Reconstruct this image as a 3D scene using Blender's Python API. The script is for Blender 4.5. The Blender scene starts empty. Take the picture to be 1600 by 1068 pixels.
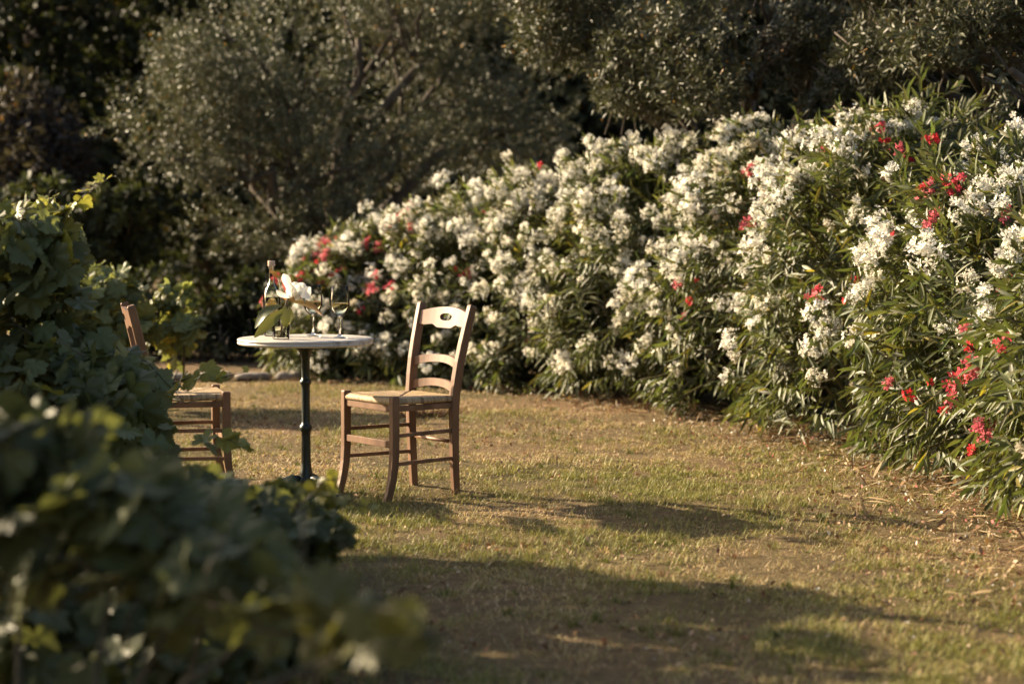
import bpy, math, random
import numpy as np
from mathutils import Vector

R = math.radians
rng = np.random.default_rng(7)
random.seed(7)
scene = bpy.context.scene
col = scene.collection

# ------------------------------------------------------------------ camera
CAM_H, LENS, PITCH = 1.288, 70.0, R(3.37)
FPX = LENS / 36 * 1600
cam_data = bpy.data.cameras.new('camera')
cam_data.lens = LENS
cam_data.sensor_width = 36
cam_data.clip_start = 0.1
cam_data.clip_end = 2000
cam_data.dof.use_dof = True
cam_data.dof.focus_distance = 9.45
cam_data.dof.aperture_fstop = 2.1
cam_data.dof.aperture_blades = 0
cam = bpy.data.objects.new('camera', cam_data)
cam.location = (0, 0, CAM_H)
cam.rotation_euler = (R(90) - PITCH, 0, 0)
col.objects.link(cam)
scene.camera = cam

# ------------------------------------------------------------------ light
SUN_EL, SUN_AZ = R(21.0), R(151.5)          # direction to the sun: left and behind the garden
SUN_DIR = np.array([math.cos(SUN_AZ) * math.cos(SUN_EL), math.sin(SUN_AZ) * math.cos(SUN_EL), math.sin(SUN_EL)])
world = bpy.data.worlds.new('World')
scene.world = world
world.use_nodes = True
wn = world.node_tree
wn.nodes.clear()
sky = wn.nodes.new('ShaderNodeTexSky')
sky.sky_type = 'NISHITA'
sky.sun_disc = False
sky.sun_elevation = SUN_EL
sky.sun_rotation = math.atan2(SUN_DIR[0], SUN_DIR[1]) % (2 * math.pi)
sky.dust_density = 5.0
bg = wn.nodes.new('ShaderNodeBackground')
bg.inputs['Strength'].default_value = 0.066
wo = wn.nodes.new('ShaderNodeOutputWorld')
wn.links.new(sky.outputs[0], bg.inputs[0])
wn.links.new(bg.outputs[0], wo.inputs[0])
sl = bpy.data.lights.new('sun', 'SUN')
sl.energy = 5.0
sl.angle = R(0.55)
sl.color = (1.0, 0.81, 0.56)
so = bpy.data.objects.new('sun', sl)
so.rotation_euler = Vector(SUN_DIR).to_track_quat('Z', 'Y').to_euler()
so.location = (-20, 12, 12)
col.objects.link(so)
scene.view_settings.view_transform = 'Standard'
scene.view_settings.look = 'None'
scene.view_settings.exposure = 1.72
scene.view_settings.gamma = 1
scene.cycles.use_denoising = True
scene.cycles.max_bounces = 8
scene.cycles.transparent_max_bounces = 12
scene.cycles.transmission_bounces = 8
scene.cycles.caustics_reflective = False


# ------------------------------------------------------------------ helpers
def pt(px, py, Y):
    """world point at depth Y seen at a pixel of the 1600 px photograph"""
    v = (534 - py) / FPX
    y = math.cos(PITCH) + v * math.sin(PITCH)
    z = -math.sin(PITCH) + v * math.cos(PITCH)
    k = Y / y
    return np.array([(px - 800) / FPX * k, Y, CAM_H + z * k])


def tag(o, label=None, cat=None, group=None, kind=None):
    if label: o['label'] = label
    if cat: o['category'] = cat
    if group: o['group'] = group
    if kind: o['kind'] = kind
    return o


def empty(name, loc=(0, 0, 0), rz=0):
    o = bpy.data.objects.new(name, None)
    o.location = loc
    o.rotation_euler = (0, 0, rz)
    o.empty_display_size = 0.1
    col.objects.link(o)
    return o


def copy_tree(o, parent=None):
    c = o.copy()
    col.objects.link(c)
    c.parent = parent
    for ch in list(o.children):
        copy_tree(ch, c)
    return c


class MB:
    """collects vertices and faces, links them as one mesh object"""

    def __init__(s):
        s.v, s.loops, s.tot, s.c, s.n = [], [], [], [], 0
        s.hascol = False

    def add(s, v, faces, c=None):
        v = np.asarray(v, float).reshape(-1, 3)
        lp = np.array([i for f in faces for i in f], np.int64) + s.n
        s.v.append(v); s.loops.append(lp); s.tot.append(np.array([len(f) for f in faces], np.int64))
        s._c(len(v), c)
        s.n += len(v)

    def _c(s, n, c):
        if c is None:
            s.c.append(np.ones((n, 4)))
        else:
            s.hascol = True
            c = np.asarray(c, float)
            c = np.broadcast_to(c, (n, 3)) if c.ndim == 1 else c
            s.c.append(np.concatenate([c, np.ones((n, 1))], 1))

    def stamp(s, tv, tf, frames, pos, scale=None, cols=None, vcol=None):
        """copies of a template: frames (k,3,3) whose columns are the template's axes"""
        k, n = len(pos), len(tv)
        if k == 0: return
        tv = np.asarray(tv, float)
        if scale is None: scale = np.ones((k, 3))
        scale = np.asarray(scale, float)
        if scale.ndim == 1: scale = np.repeat(scale[:, None], 3, 1)
        L = tv[None] * scale[:, None, :]
        W = np.einsum('kij,knj->kni', frames, L) + np.asarray(pos)[:, None, :]
        lp = np.array([i for f in tf for i in f], np.int64)
        tt = np.array([len(f) for f in tf], np.int64)
        s.v.append(W.reshape(-1, 3))
        s.loops.append((lp[None] + (np.arange(k) * n)[:, None] + s.n).ravel())
        s.tot.append(np.tile(tt, k))
        if cols is None:
            s._c(k * n, None)
        else:
            cc = np.repeat(np.asarray(cols)[:, None, :], n, 1)
            if vcol is not None: cc = cc * np.asarray(vcol)[None, :, None]
            s._c(k * n, cc.reshape(-1, 3))
        s.n += k * n

    def mesh(s, name, mat, smooth=True):
        V = np.concatenate(s.v); Lp = np.concatenate(s.loops); T = np.concatenate(s.tot)
        me = bpy.data.meshes.new(name)
        me.vertices.add(len(V)); me.vertices.foreach_set('co', V.astype(np.float32).ravel())
        me.loops.add(len(Lp)); me.loops.foreach_set('vertex_index', Lp.astype(np.int32))
        st = np.concatenate([[0], np.cumsum(T)[:-1]])
        me.polygons.add(len(T)); me.polygons.foreach_set('loop_start', st.astype(np.int32))
        me.polygons.foreach_set('loop_total', T.astype(np.int32))
        me.polygons.foreach_set('use_smooth', np.full(len(T), smooth))
        me.update(calc_edges=True)
        if s.hascol:
            a = me.color_attributes.new('tint', 'FLOAT_COLOR', 'POINT')
            a.data.foreach_set('color', np.concatenate(s.c).astype(np.float32).ravel())
        me.materials.append(mat)
        return me

    def build(s, name, mat, parent=None, smooth=True):
        o = bpy.data.objects.new(name, s.mesh(name, mat, smooth))
        col.objects.link(o)
        o.parent = parent
        return o

    # ---- shapes
    def sweep(s, path, hw, hd, ref=(1, 0, 0), ch=0.2, c=None):
        """chamfered rectangular section along a path; hw along ref, hd across"""
        path = np.asarray(path, float); n = len(path)
        hw = np.broadcast_to(hw, n); hd = np.broadcast_to(hd, n)
        V = []
        for i in range(n):
            t = path[min(i + 1, n - 1)] - path[max(i - 1, 0)]
            t = t / np.linalg.norm(t)
            a = np.asarray(ref, float); a = a - t * a.dot(t); a /= np.linalg.norm(a)
            b = np.cross(t, a)
            k = ch * min(hw[i], hd[i])
            for u, w in ((hw[i], hd[i] - k), (hw[i] - k, hd[i]), (-hw[i] + k, hd[i]), (-hw[i], hd[i] - k),
                         (-hw[i], -hd[i] + k), (-hw[i] + k, -hd[i]), (hw[i] - k, -hd[i]), (hw[i], -hd[i] + k)):
                V.append(path[i] + a * u + b * w)
        F = []
        for i in range(n - 1):
            for j in range(8):
                F.append((i * 8 + j, i * 8 + (j + 1) % 8, (i + 1) * 8 + (j + 1) % 8, (i + 1) * 8 + j))
        F.append(tuple(range(7, -1, -1))); F.append(tuple(range((n - 1) * 8, n * 8)))
        s.add(V, F, c)

    def tube(s, path, rad, m=8, c=None):
        path = np.asarray(path, float); n = len(path)
        rad = np.broadcast_to(rad, n)
        V, F = [], []
        a = None
        for i in range(n):
            t = path[min(i + 1, n - 1)] - path[max(i - 1, 0)]
            t = t / (np.linalg.norm(t) + 1e-9)
            if a is None:
                a = np.cross(t, (0.31, 0.2, 0.93)) if abs(t[2]) < .9 else np.cross(t, (1, .1, 0))
            a = a - t * a.dot(t); a /= np.linalg.norm(a) + 1e-9
            b = np.cross(t, a)
            for j in range(m):
                q = 2 * math.pi * j / m
                V.append(path[i] + rad[i] * (a * math.cos(q) + b * math.sin(q)))
        for i in range(n - 1):
            for j in range(m):
                F.append((i * m + j, i * m + (j + 1) % m, (i + 1) * m + (j + 1) % m, (i + 1) * m + j))
        F.append(tuple(range(m - 1, -1, -1))); F.append(tuple(range((n - 1) * m, n * m)))
        s.add(V, F, c)

    def lathe(s, prof, m=48, centre=(0, 0, 0), c=None, closed=False):
        """prof: (r, z) list; ends with r == 0 close to a point"""
        cx, cy, cz = centre
        V, rows = [], []
        for r, z in prof:
            if r <= 1e-6:
                rows.append([len(V)]); V.append((cx, cy, cz + z))
            else:
                rows.append(list(range(len(V), len(V) + m)))
                for j in range(m):
                    q = 2 * math.pi * j / m
                    V.append((cx + r * math.cos(q), cy + r * math.sin(q), cz + z))
        F = []
        pairs = list(zip(rows[:-1], rows[1:]))
        if closed: pairs.append((rows[-1], rows[0]))
        for A, B in pairs:
            if len(A) == 1 and len(B) == 1: continue
            for j in range(m):
                k = (j + 1) % m
                if len(A) == 1: F.append((A[0], B[k], B[j]))
                elif len(B) == 1: F.append((A[j], A[k], B[0]))
                else: F.append((A[j], A[k], B[k], B[j]))
        s.add(V, F, c)


def norm(a):
    return a / (np.linalg.norm(a, axis=-1, keepdims=True) + 1e-9)


def frames_from(tip, nrm):
    """(k,3,3) frames: columns = side, tip, normal"""
    t = norm(tip)
    n = nrm - t * (nrm * t).sum(-1, keepdims=True)
    n = norm(n)
    sd = np.cross(t, n)
    return np.stack([sd, t, n], -1)


def rdir(k):
    return norm(rng.normal(size=(k, 3)))


def hash2(ix, iy, seed):
    h = (ix * 374761393 + iy * 668265263 + seed * 974711) & 0x7fffffff
    h = ((h ^ (h >> 13)) * 1274126177) & 0x7fffffff
    return ((h ^ (h >> 16)) & 0xffff) / 65535.0


def vnoise(x, y, seed=0):
    x = np.asarray(x, float); y = np.asarray(y, float)
    ix = np.floor(x).astype(np.int64); iy = np.floor(y).astype(np.int64)
    fx = x - ix; fy = y - iy
    fx = fx * fx * (3 - 2 * fx); fy = fy * fy * (3 - 2 * fy)
    a = hash2(ix, iy, seed); b = hash2(ix + 1, iy, seed); c = hash2(ix, iy + 1, seed); d = hash2(ix + 1, iy + 1, seed)
    return (a * (1 - fx) + b * fx) * (1 - fy) + (c * (1 - fx) + d * fx) * fy


def fbm(x, y, seed=0, o=4):
    s = 0; a = .5; t = 0
    for i in range(o):
        s = s + a * vnoise(x * 2 ** i, y * 2 ** i, seed + i * 17); t += a; a *= .55
    return s / t


# ------------------------------------------------------------------ materials
def new_mat(name):
    m = bpy.data.materials.new(name)
    m.use_nodes = True
    nt = m.node_tree
    p = nt.nodes['Principled BSDF']
    return m, nt, p


def noise(nt, scale, detail=4, coord='Object', stretch=None, rough=.55):
    tc = nt.nodes.new('ShaderNodeTexCoord')
    n = nt.nodes.new('ShaderNodeTexNoise')
    n.inputs['Scale'].default_value = scale
    n.inputs['Detail'].default_value = detail
    n.inputs['Roughness'].default_value = rough
    if stretch:
        mp = nt.nodes.new('ShaderNodeMapping')
        mp.inputs['Scale'].default_value = stretch
        nt.links.new(tc.outputs[coord], mp.inputs[0])
        nt.links.new(mp.outputs[0], n.inputs['Vector'])
    else:
        nt.links.new(tc.outputs[coord], n.inputs['Vector'])
    return n


def ramp(nt, fac, stops):
    r = nt.nodes.new('ShaderNodeValToRGB')
    els = r.color_ramp.elements
    while len(els) < len(stops): els.new(0.5)
    for e, (p, c) in zip(els, stops):
        e.position = p; e.color = (*c, 1)
    nt.links.new(fac, r.inputs[0])
    return r


def bump(nt, p, height, strength, dist):
    b = nt.nodes.new('ShaderNodeBump')
    b.inputs['Strength'].default_value = strength
    b.inputs['Distance'].default_value = dist
    nt.links.new(height, b.inputs['Height'])
    nt.links.new(b.outputs[0], p.inputs['Normal'])
    return b


def leaf_mat(name, base, trans=.3, rough=.4, under=None, tcol=None, spec=.5):
    """two-sided leaf: tinted by the per-leaf colour, lets light through, paler underneath"""
    m, nt, p = new_mat(name)
    at = nt.nodes.new('ShaderNodeAttribute'); at.attribute_name = 'tint'
    mul = nt.nodes.new('ShaderNodeMix'); mul.data_type = 'RGBA'; mul.blend_type = 'MULTIPLY'
    mul.inputs['Factor'].default_value = 1
    nt.links.new(at.outputs['Color'], mul.inputs['A'])
    if under:
        geo = nt.nodes.new('ShaderNodeNewGeometry')
        mx = nt.nodes.new('ShaderNodeMix'); mx.data_type = 'RGBA'
        mx.inputs['A'].default_value = (*base, 1); mx.inputs['B'].default_value = (*under, 1)
        nt.links.new(geo.outputs['Backfacing'], mx.inputs['Factor'])
        nt.links.new(mx.outputs['Result'], mul.inputs['B'])
    else:
        mul.inputs['B'].default_value = (*base, 1)
    nt.links.new(mul.outputs['Result'], p.inputs['Base Color'])
    p.inputs['Roughness'].default_value = rough
    p.inputs['Specular IOR Level'].default_value = spec
    tr = nt.nodes.new('ShaderNodeBsdfTranslucent')
    mt = nt.nodes.new('ShaderNodeMix'); mt.data_type = 'RGBA'; mt.blend_type = 'MULTIPLY'
    mt.inputs['Factor'].default_value = 1
    mt.inputs['B'].default_value = (*(tcol or (base[0] * 1.6, base[1] * 1.7, base[2] * .8)), 1)
    nt.links.new(at.outputs['Color'], mt.inputs['A'])
    nt.links.new(mt.outputs['Result'], tr.inputs['Color'])
    ms = nt.nodes.new('ShaderNodeMixShader'); ms.inputs[0].default_value = trans
    nt.links.new(p.outputs[0], ms.inputs[1]); nt.links.new(tr.outputs[0], ms.inputs[2])
    nt.links.new(ms.outputs[0], nt.nodes['Material Output'].inputs['Surface'])
    return m


M = {}
M['oleander_leaf'] = leaf_mat('oleander_leaf', (.090, .098, .038), .24, .50, under=(.13, .135, .07), spec=.35)
M['white_petal'] = leaf_mat('white_petal', (.86, .84, .77), .35, .55, tcol=(.86, .83, .74), spec=.2)
M['pink_petal'] = leaf_mat('pink_petal', (.75, .09, .13), .3, .55, tcol=(.80, .12, .15), spec=.2)
M['olive_leaf'] = leaf_mat('olive_leaf', (.086, .090, .044), .08, .5, under=(.21, .205, .14), spec=.38)
M['vine_leaf'] = leaf_mat('vine_leaf', (.115, .126, .048), .30, .50, under=(.15, .16, .078), tcol=(.19, .205, .045), spec=.3)
M['wood_leaf'] = leaf_mat('wood_leaf', (.030, .034, .015), .18, .65, spec=.25)  # leaf colour kept very low to stand for the wood's deep shade
M['grass'] = leaf_mat('grass', (1, 1, 1), .25, .6, tcol=(1, 1, .8), spec=.25)
M['litter'] = leaf_mat('litter', (1, 1, 1), .15, .7, tcol=(1, .9, .7), spec=.2)
M['magnolia_leaf'] = leaf_mat('magnolia_leaf', (.085, .105, .026), .15, .38, under=(.30, .15, .055), tcol=(.2, .2, .04))

m, nt, p = new_mat('bark'); M['bark'] = m
n = noise(nt, 9, 6, stretch=(1, 1, .25))
r = ramp(nt, n.outputs['Fac'], [(.3, (.035, .026, .018)), (.7, (.13, .10, .075))])
nt.links.new(r.outputs[0], p.inputs['Base Color']); p.inputs['Roughness'].default_value = .9
bump(nt, p, n.outputs['Fac'], .8, .02)

m, nt, p = new_mat('green_stem'); M['green_stem'] = m
n = noise(nt, 20)
r = ramp(nt, n.outputs['Fac'], [(.35, (.09, .085, .035)), (.7, (.17, .13, .06))])
nt.links.new(r.outputs[0], p.inputs['Base Color']); p.inputs['Roughness'].default_value = .6

m, nt, p = new_mat('vine_stem'); M['vine_stem'] = m
n = noise(nt, 20)
r = ramp(nt, n.outputs['Fac'], [(.35, (.035, .030, .014)), (.7, (.08, .06, .03))])
nt.links.new(r.outputs[0], p.inputs['Base Color']); p.inputs['Roughness'].default_value = .7

m, nt, p = new_mat('soil'); M['soil'] = m
n1 = noise(nt, .55, 6); n2 = noise(nt, 18, 6, rough=.7); n3 = noise(nt, 120, 3)
r1 = ramp(nt, n1.outputs['Fac'], [(.38, (.12, .10, .05)), (.5, (.19, .145, .08)), (.66, (.235, .16, .095))])
r2 = ramp(nt, n2.outputs['Fac'], [(.3, (.45, .42, .40)), (.65, (1.15, 1.1, 1.0))])
mu = nt.nodes.new('ShaderNodeMix'); mu.data_type = 'RGBA'; mu.blend_type = 'MULTIPLY'; mu.inputs['Factor'].default_value = 1
nt.links.new(r1.outputs[0], mu.inputs['A']); nt.links.new(r2.outputs[0], mu.inputs['B'])
nt.links.new(mu.outputs['Result'], p.inputs['Base Color'])
p.inputs['Roughness'].default_value = .95; p.inputs['Specular IOR Level'].default_value = .1
ad = nt.nodes.new('ShaderNodeMath'); ad.operation = 'ADD'
nt.links.new(n2.outputs['Fac'], ad.inputs[0]); nt.links.new(n3.outputs['Fac'], ad.inputs[1])
bump(nt, p, ad.outputs[0], 1, .02)

m, nt, p = new_mat('hill'); M['hill'] = m
n = noise(nt, .35, 8)
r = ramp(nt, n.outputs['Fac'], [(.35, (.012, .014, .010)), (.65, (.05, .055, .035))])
nt.links.new(r.outputs[0], p.inputs['Base Color']); p.inputs['Roughness'].default_value = 1
p.inputs['Specular IOR Level'].default_value = 0

m, nt, p = new_mat('chair_wood'); M['chair_wood'] = m
n = noise(nt, 14, 8, stretch=(1, 1, .12)); n2 = noise(nt, 5, 3)
r = ramp(nt, n.outputs['Fac'], [(.32, (.115, .060, .034)), (.5, (.195, .108, .062)), (.7, (.25, .146, .088))])
mu = nt.nodes.new('ShaderNodeMix'); mu.data_type = 'RGBA'; mu.blend_type = 'MULTIPLY'; mu.inputs['Factor'].default_value = .5
r2 = ramp(nt, n2.outputs['Fac'], [(.35, (.7, .66, .62)), (.65, (1.1, 1.1, 1.1))])
nt.links.new(r.outputs[0], mu.inputs['A']); nt.links.new(r2.outputs[0], mu.inputs['B'])
nt.links.new(mu.outputs['Result'], p.inputs['Base Color']); p.inputs['Roughness'].default_value = .5
p.inputs['Specular IOR Level'].default_value = .25
bump(nt, p, n.outputs['Fac'], .2, .003)

m, nt, p = new_mat('rush'); M['rush'] = m
at = nt.nodes.new('ShaderNodeAttribute'); at.attribute_name = 'tint'
n = noise(nt, 160, 4)
r = ramp(nt, n.outputs['Fac'], [(.3, (.6, .55, .5)), (.7, (1.15, 1.12, 1.05))])
mu = nt.nodes.new('ShaderNodeMix'); mu.data_type = 'RGBA'; mu.blend_type = 'MULTIPLY'; mu.inputs['Factor'].default_value = 1
nt.links.new(at.outputs['Color'], mu.inputs['A']); nt.links.new(r.outputs[0], mu.inputs['B'])
nt.links.new(mu.outputs['Result'], p.inputs['Base Color']); p.inputs['Roughness'].default_value = .7
bump(nt, p, n.outputs['Fac'], .5, .002)

m, nt, p = new_mat('marble'); M['marble'] = m
n = noise(nt, 3.2, 9, rough=.65, stretch=(.5, 2.0, 1)); n2 = noise(nt, 30, 5)
r = ramp(nt, n.outputs['Fac'], [(.40, (.66, .60, .52)), (.475, (.58, .52, .45)), (.495, (.27, .245, .22)), (.515, (.60, .54, .46)), (.7, (.70, .64, .55))])
nt.links.new(r.outputs[0], p.inputs['Base Color']); p.inputs['Roughness'].default_value = .35

m, nt, p = new_mat('cast_iron'); M['cast_iron'] = m
n = noise(nt, 40, 5)
r = ramp(nt, n.outputs['Fac'], [(.35, (.004, .010, .009)), (.7, (.012, .024, .021))])
nt.links.new(r.outputs[0], p.inputs['Base Color']); p.inputs['Roughness'].default_value = .38
bump(nt, p, n.outputs['Fac'], .2, .002)

m, nt, p = new_mat('stone'); M['stone'] = m
n = noise(nt, 7, 8)
r = ramp(nt, n.outputs['Fac'], [(.3, (.12, .10, .085)), (.7, (.36, .31, .25))])
nt.links.new(r.outputs[0], p.inputs['Base Color']); p.inputs['Roughness'].default_value = .9
bump(nt, p, n.outputs['Fac'], 1, .04)


def glass(name, colr, ior=1.45, rough=0.0):
    m, nt, p = new_mat(name)
    p.inputs['Base Color'].default_value = (*colr, 1)
    p.inputs['Roughness'].default_value = rough
    p.inputs['IOR'].default_value = ior
    p.inputs['Transmission Weight'].default_value = 1
    n = noise(nt, 30, 2)
    bump(nt, p, n.outputs['Fac'], .02, .001)
    return m




def thin_glass(name, colr, blend):
    """thin clear wall: see-through, with reflections that grow at the rim"""
    m = bpy.data.materials.new(name); m.use_nodes = True; nt = m.node_tree; nt.nodes.clear()
    out = nt.nodes.new('ShaderNodeOutputMaterial'); mix = nt.nodes.new('ShaderNodeMixShader')
    t = nt.nodes.new('ShaderNodeBsdfTransparent'); t.inputs[0].default_value = (*colr, 1)
    g = nt.nodes.new('ShaderNodeBsdfGlossy'); g.inputs['Roughness'].default_value = .04
    lw = nt.nodes.new('ShaderNodeLayerWeight'); lw.inputs[0].default_value = blend
    n = noise(nt, 25, 2); bp = nt.nodes.new('ShaderNodeBump'); bp.inputs['Strength'].default_value = .03; bp.inputs['Distance'].default_value = .002
    nt.links.new(n.outputs['Fac'], bp.inputs['Height']); nt.links.new(bp.outputs[0], g.inputs['Normal'])
    nt.links.new(lw.outputs['Fresnel'], mix.inputs[0]); nt.links.new(t.outputs[0], mix.inputs[1]); nt.links.new(g.outputs[0], mix.inputs[2])
    nt.links.new(mix.outputs[0], out.inputs['Surface'])
    return m


M['glass'] = thin_glass('clear_glass', (.98, .985, .975), .16)
M['bottle_glass'] = thin_glass('bottle_glass', (.95, .97, .94), .20)
M['stem_glass'] = glass('stem_glass', (.98, .98, .97), 1.45)
M['wine'] = glass('wine', (.97, .86, .55), 1.33)
M['bottle_wine'] = glass('bottle_wine', (.96, .78, .50), 1.33)
M['water'] = glass('vase_water', (.90, .90, .66), 1.10)

m, nt, p = new_mat('cork'); M['cork'] = m
n = noise(nt, 150, 4)
r = ramp(nt, n.outputs['Fac'], [(.35, (.42, .28, .18)), (.6, (.62, .46, .34))])
nt.links.new(r.outputs[0], p.inputs['Base Color']); p.inputs['Roughness'].default_value = .85


# ------------------------------------------------------------------ ground
def gz(x, y):
    x = np.asarray(x, float); y = np.asarray(y, float)
    f = np.clip((30 - np.hypot(x, y - 10)) / 10, 0, 1)
    return f * ((fbm(x * 1.3 + 40, y * 1.3 + 9, 3, 3) - .5) * .05)


ax = np.concatenate([-np.geomspace(400, 6.3, 24), np.linspace(-6, 5, 111), np.geomspace(5.3, 400, 24)])
ay = np.concatenate([-np.geomspace(400, 1, 14), np.linspace(0, 20, 201), np.geomspace(20.4, 400, 26)])
GX, GY = np.meshgrid(ax, ay)
GZ = gz(GX, GY)
nx, ny = len(ax), len(ay)
b = MB()
idx = np.arange(nx * ny).reshape(ny, nx)
q = np.stack([idx[:-1, :-1], idx[:-1, 1:], idx[1:, 1:], idx[1:, :-1]], -1).reshape(-1, 4)
b.v.append(np.stack([GX.ravel(), GY.ravel(), GZ.ravel()], -1)); b.loops.append(q.ravel()); b.tot.append(np.full(len(q), 4)); b._c(nx * ny, None); b.n = nx * ny
tag(b.build('ground', M['soil']), 'dry garden soil spread under lawn, hedge and trees', 'ground', kind='structure')

# far wooded slope behind the garden trees
hx = np.linspace(-90, 90, 91); hy = np.linspace(46, 120, 38)
HX, HY = np.meshgrid(hx, hy)
HZ = np.clip((HY - 48) / 26, 0, 1) ** .8 * (15 + 5 * vnoise(HX / 9, HY / 9, 5)) + fbm(HX * .5, HY * .5, 8) * 2.5 - 1.2
HZ -= 8.5 * np.exp(-((HX + 11.6 * HY / 50) / 2.2) ** 2)
b = MB(); nx, ny = len(hx), len(hy)
idx = np.arange(nx * ny).reshape(ny, nx)
q = np.stack([idx[:-1, :-1], idx[:-1, 1:], idx[1:, 1:], idx[1:, :-1]], -1).reshape(-1, 4)
b.v.append(np.stack([HX.ravel(), HY.ravel(), HZ.ravel()], -1)); b.loops.append(q.ravel()); b.tot.append(np.full(len(q), 4)); b._c(nx * ny, None); b.n = nx * ny
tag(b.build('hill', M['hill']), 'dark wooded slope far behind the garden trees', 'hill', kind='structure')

# hedge base line: x of the lawn's right/back edge as a function of depth
HEDGE = np.array([[2.05, 4.0], [2.13, 8.3], [2.02, 9.8], [1.75, 11.8], [1.38, 13.2], [.88, 13.9], [.29, 15.1], [-.5, 15.8], [-1.75, 16.2], [-2.4, 16.9], [-6, 16.9]])


def inside_lawn(x, y, grow=0.0):
    xe = np.interp(y, HEDGE[:, 1], HEDGE[:, 0])
    return x < xe + grow


# grass blades
def grass():
    ks, xs, ys = [], [], []
    for y0, y1, dens in ((4.6, 7.2, 21000), (7.2, 9.5, 19000), (9.5, 12, 14000), (12, 17.0, 8000)):
        w0 = -.262 * y1 - .5; w1 = .262 * y1 + .4
        k = int(dens * (y1 - y0) * (w1 - w0))
        xs.append(rng.uniform(w0, w1, k)); ys.append(rng.uniform(y0, y1, k))
    x = np.concatenate(xs); y = np.concatenate(ys)
    keep = inside_lawn(x, y, .22)
    # bare / thin patches
    cover = fbm(x * 1.9, y * 1.5, 21, 4)
    fine = fbm(x * 9, y * 9, 77, 3)
    xe = np.interp(y, HEDGE[:, 1], HEDGE[:, 0])
    edge = np.clip((x - xe + .9) / .9, 0, 1)
    pr = np.clip((cover - .32) * 4.2, .22, 1) * np.clip((fine - .30) * 4, .10, 1) * (1 - .7 * edge)
    keep &= rng.random(len(x)) < pr
    x, y, cover, fine = x[keep], y[keep], cover[keep], fine[keep]
    k = len(x)
    green = np.clip(.37 + (fbm(x * 1.1 + 5, y * .9, 31, 5) - .5) * 3.2 + (9.8 - y) * .11 + (fine - .5) * 1.6 + rng.normal(0, .42, k), 0, 1)[:, None]
    dry = np.array([.70, .52, .29]) * rng.uniform(.7, 1.2, (k, 1))
    rust = np.array([.44, .26, .15])
    dry = np.where(rng.random((k, 1)) < .2, rust, dry)
    grn = np.array([.24, .235, .065]) * rng.uniform(.65, 1.3, (k, 1))
    c = dry * (1 - green) + grn * green
    h = rng.gamma(5, .0046, k) * (.75 + .45 * green[:, 0]) * (.45 + 1.1 * fbm(x * 6 + 3, y * 6, 91, 3)) * (1 + .25 * (y > 12))
    lean = rng.uniform(.05, 1.0, k) + (1 - green[:, 0]) * rng.uniform(0, 1.6, k)
    az = rng.uniform(0, 2 * math.pi, k)
    tip = np.stack([np.cos(az) * np.sin(lean), np.sin(az) * np.sin(lean), np.maximum(np.cos(lean), .06)], -1)
    nr = np.stack([-np.cos(az), -np.sin(az), np.full(k, .3)], -1) + rdir(k) * .3
    fr = frames_from(tip, nr)
    w = rng.uniform(.0022, .0038, k) * (1 + .35 * (y > 10))
    tv = [(-1, 0, 0), (1, 0, 0), (.8, .55, -.06), (-.8, .55, -.06), (0, 1, -.3)]
    tf = [(0, 1, 2, 3), (3, 2, 4)]
    g = MB()
    pos = np.stack([x, y, gz(x, y) - .002], -1)
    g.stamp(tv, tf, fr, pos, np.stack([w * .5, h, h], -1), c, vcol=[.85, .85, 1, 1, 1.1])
    # taller tufts, weeds at random
    nt_ = 520
    ty = rng.uniform(5.0, 15.5, nt_) ; tx = rng.uniform(-1, 1, nt_) * (.262 * ty + .3)
    kk = inside_lawn(tx, ty, .1); tx, ty = tx[kk], ty[kk]
    m_ = 34
    X = np.repeat(tx, m_); Y = np.repeat(ty, m_); K = len(X)
    spread = np.repeat(rng.uniform(.015, .05, len(tx)), m_)
    az = rng.uniform(0, 6.283, K); rr = np.abs(rng.normal(0, 1, K)) * spread
    lean = np.clip(rr / spread * .45 + rng.normal(0, .25, K), -.2, 1.35)
    tp = np.stack([np.cos(az) * np.sin(lean), np.sin(az) * np.sin(lean), np.cos(lean)], -1)
    hh_ = np.repeat(rng.uniform(.018, .040, len(tx)), m_) * rng.uniform(.5, 1.2, K)
    pick = np.repeat(rng.random(len(tx)), m_)[:, None]
    cc = np.where(pick < .6, np.array([.15, .165, .042]), np.where(pick < .85, np.array([.50, .37, .20]), np.array([.30, .17, .10]))) * rng.uniform(.6, 1.25, (K, 1))
    X = X + np.cos(az) * rr; Y = Y + np.sin(az) * rr
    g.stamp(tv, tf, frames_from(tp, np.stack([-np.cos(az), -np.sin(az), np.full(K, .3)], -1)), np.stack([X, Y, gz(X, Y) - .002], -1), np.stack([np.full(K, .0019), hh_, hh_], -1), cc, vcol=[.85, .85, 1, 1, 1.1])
    tag(g.build('grass', M['grass']), 'short half dry lawn grass in green and straw patches', 'grass', kind='stuff')


grass()


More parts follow.
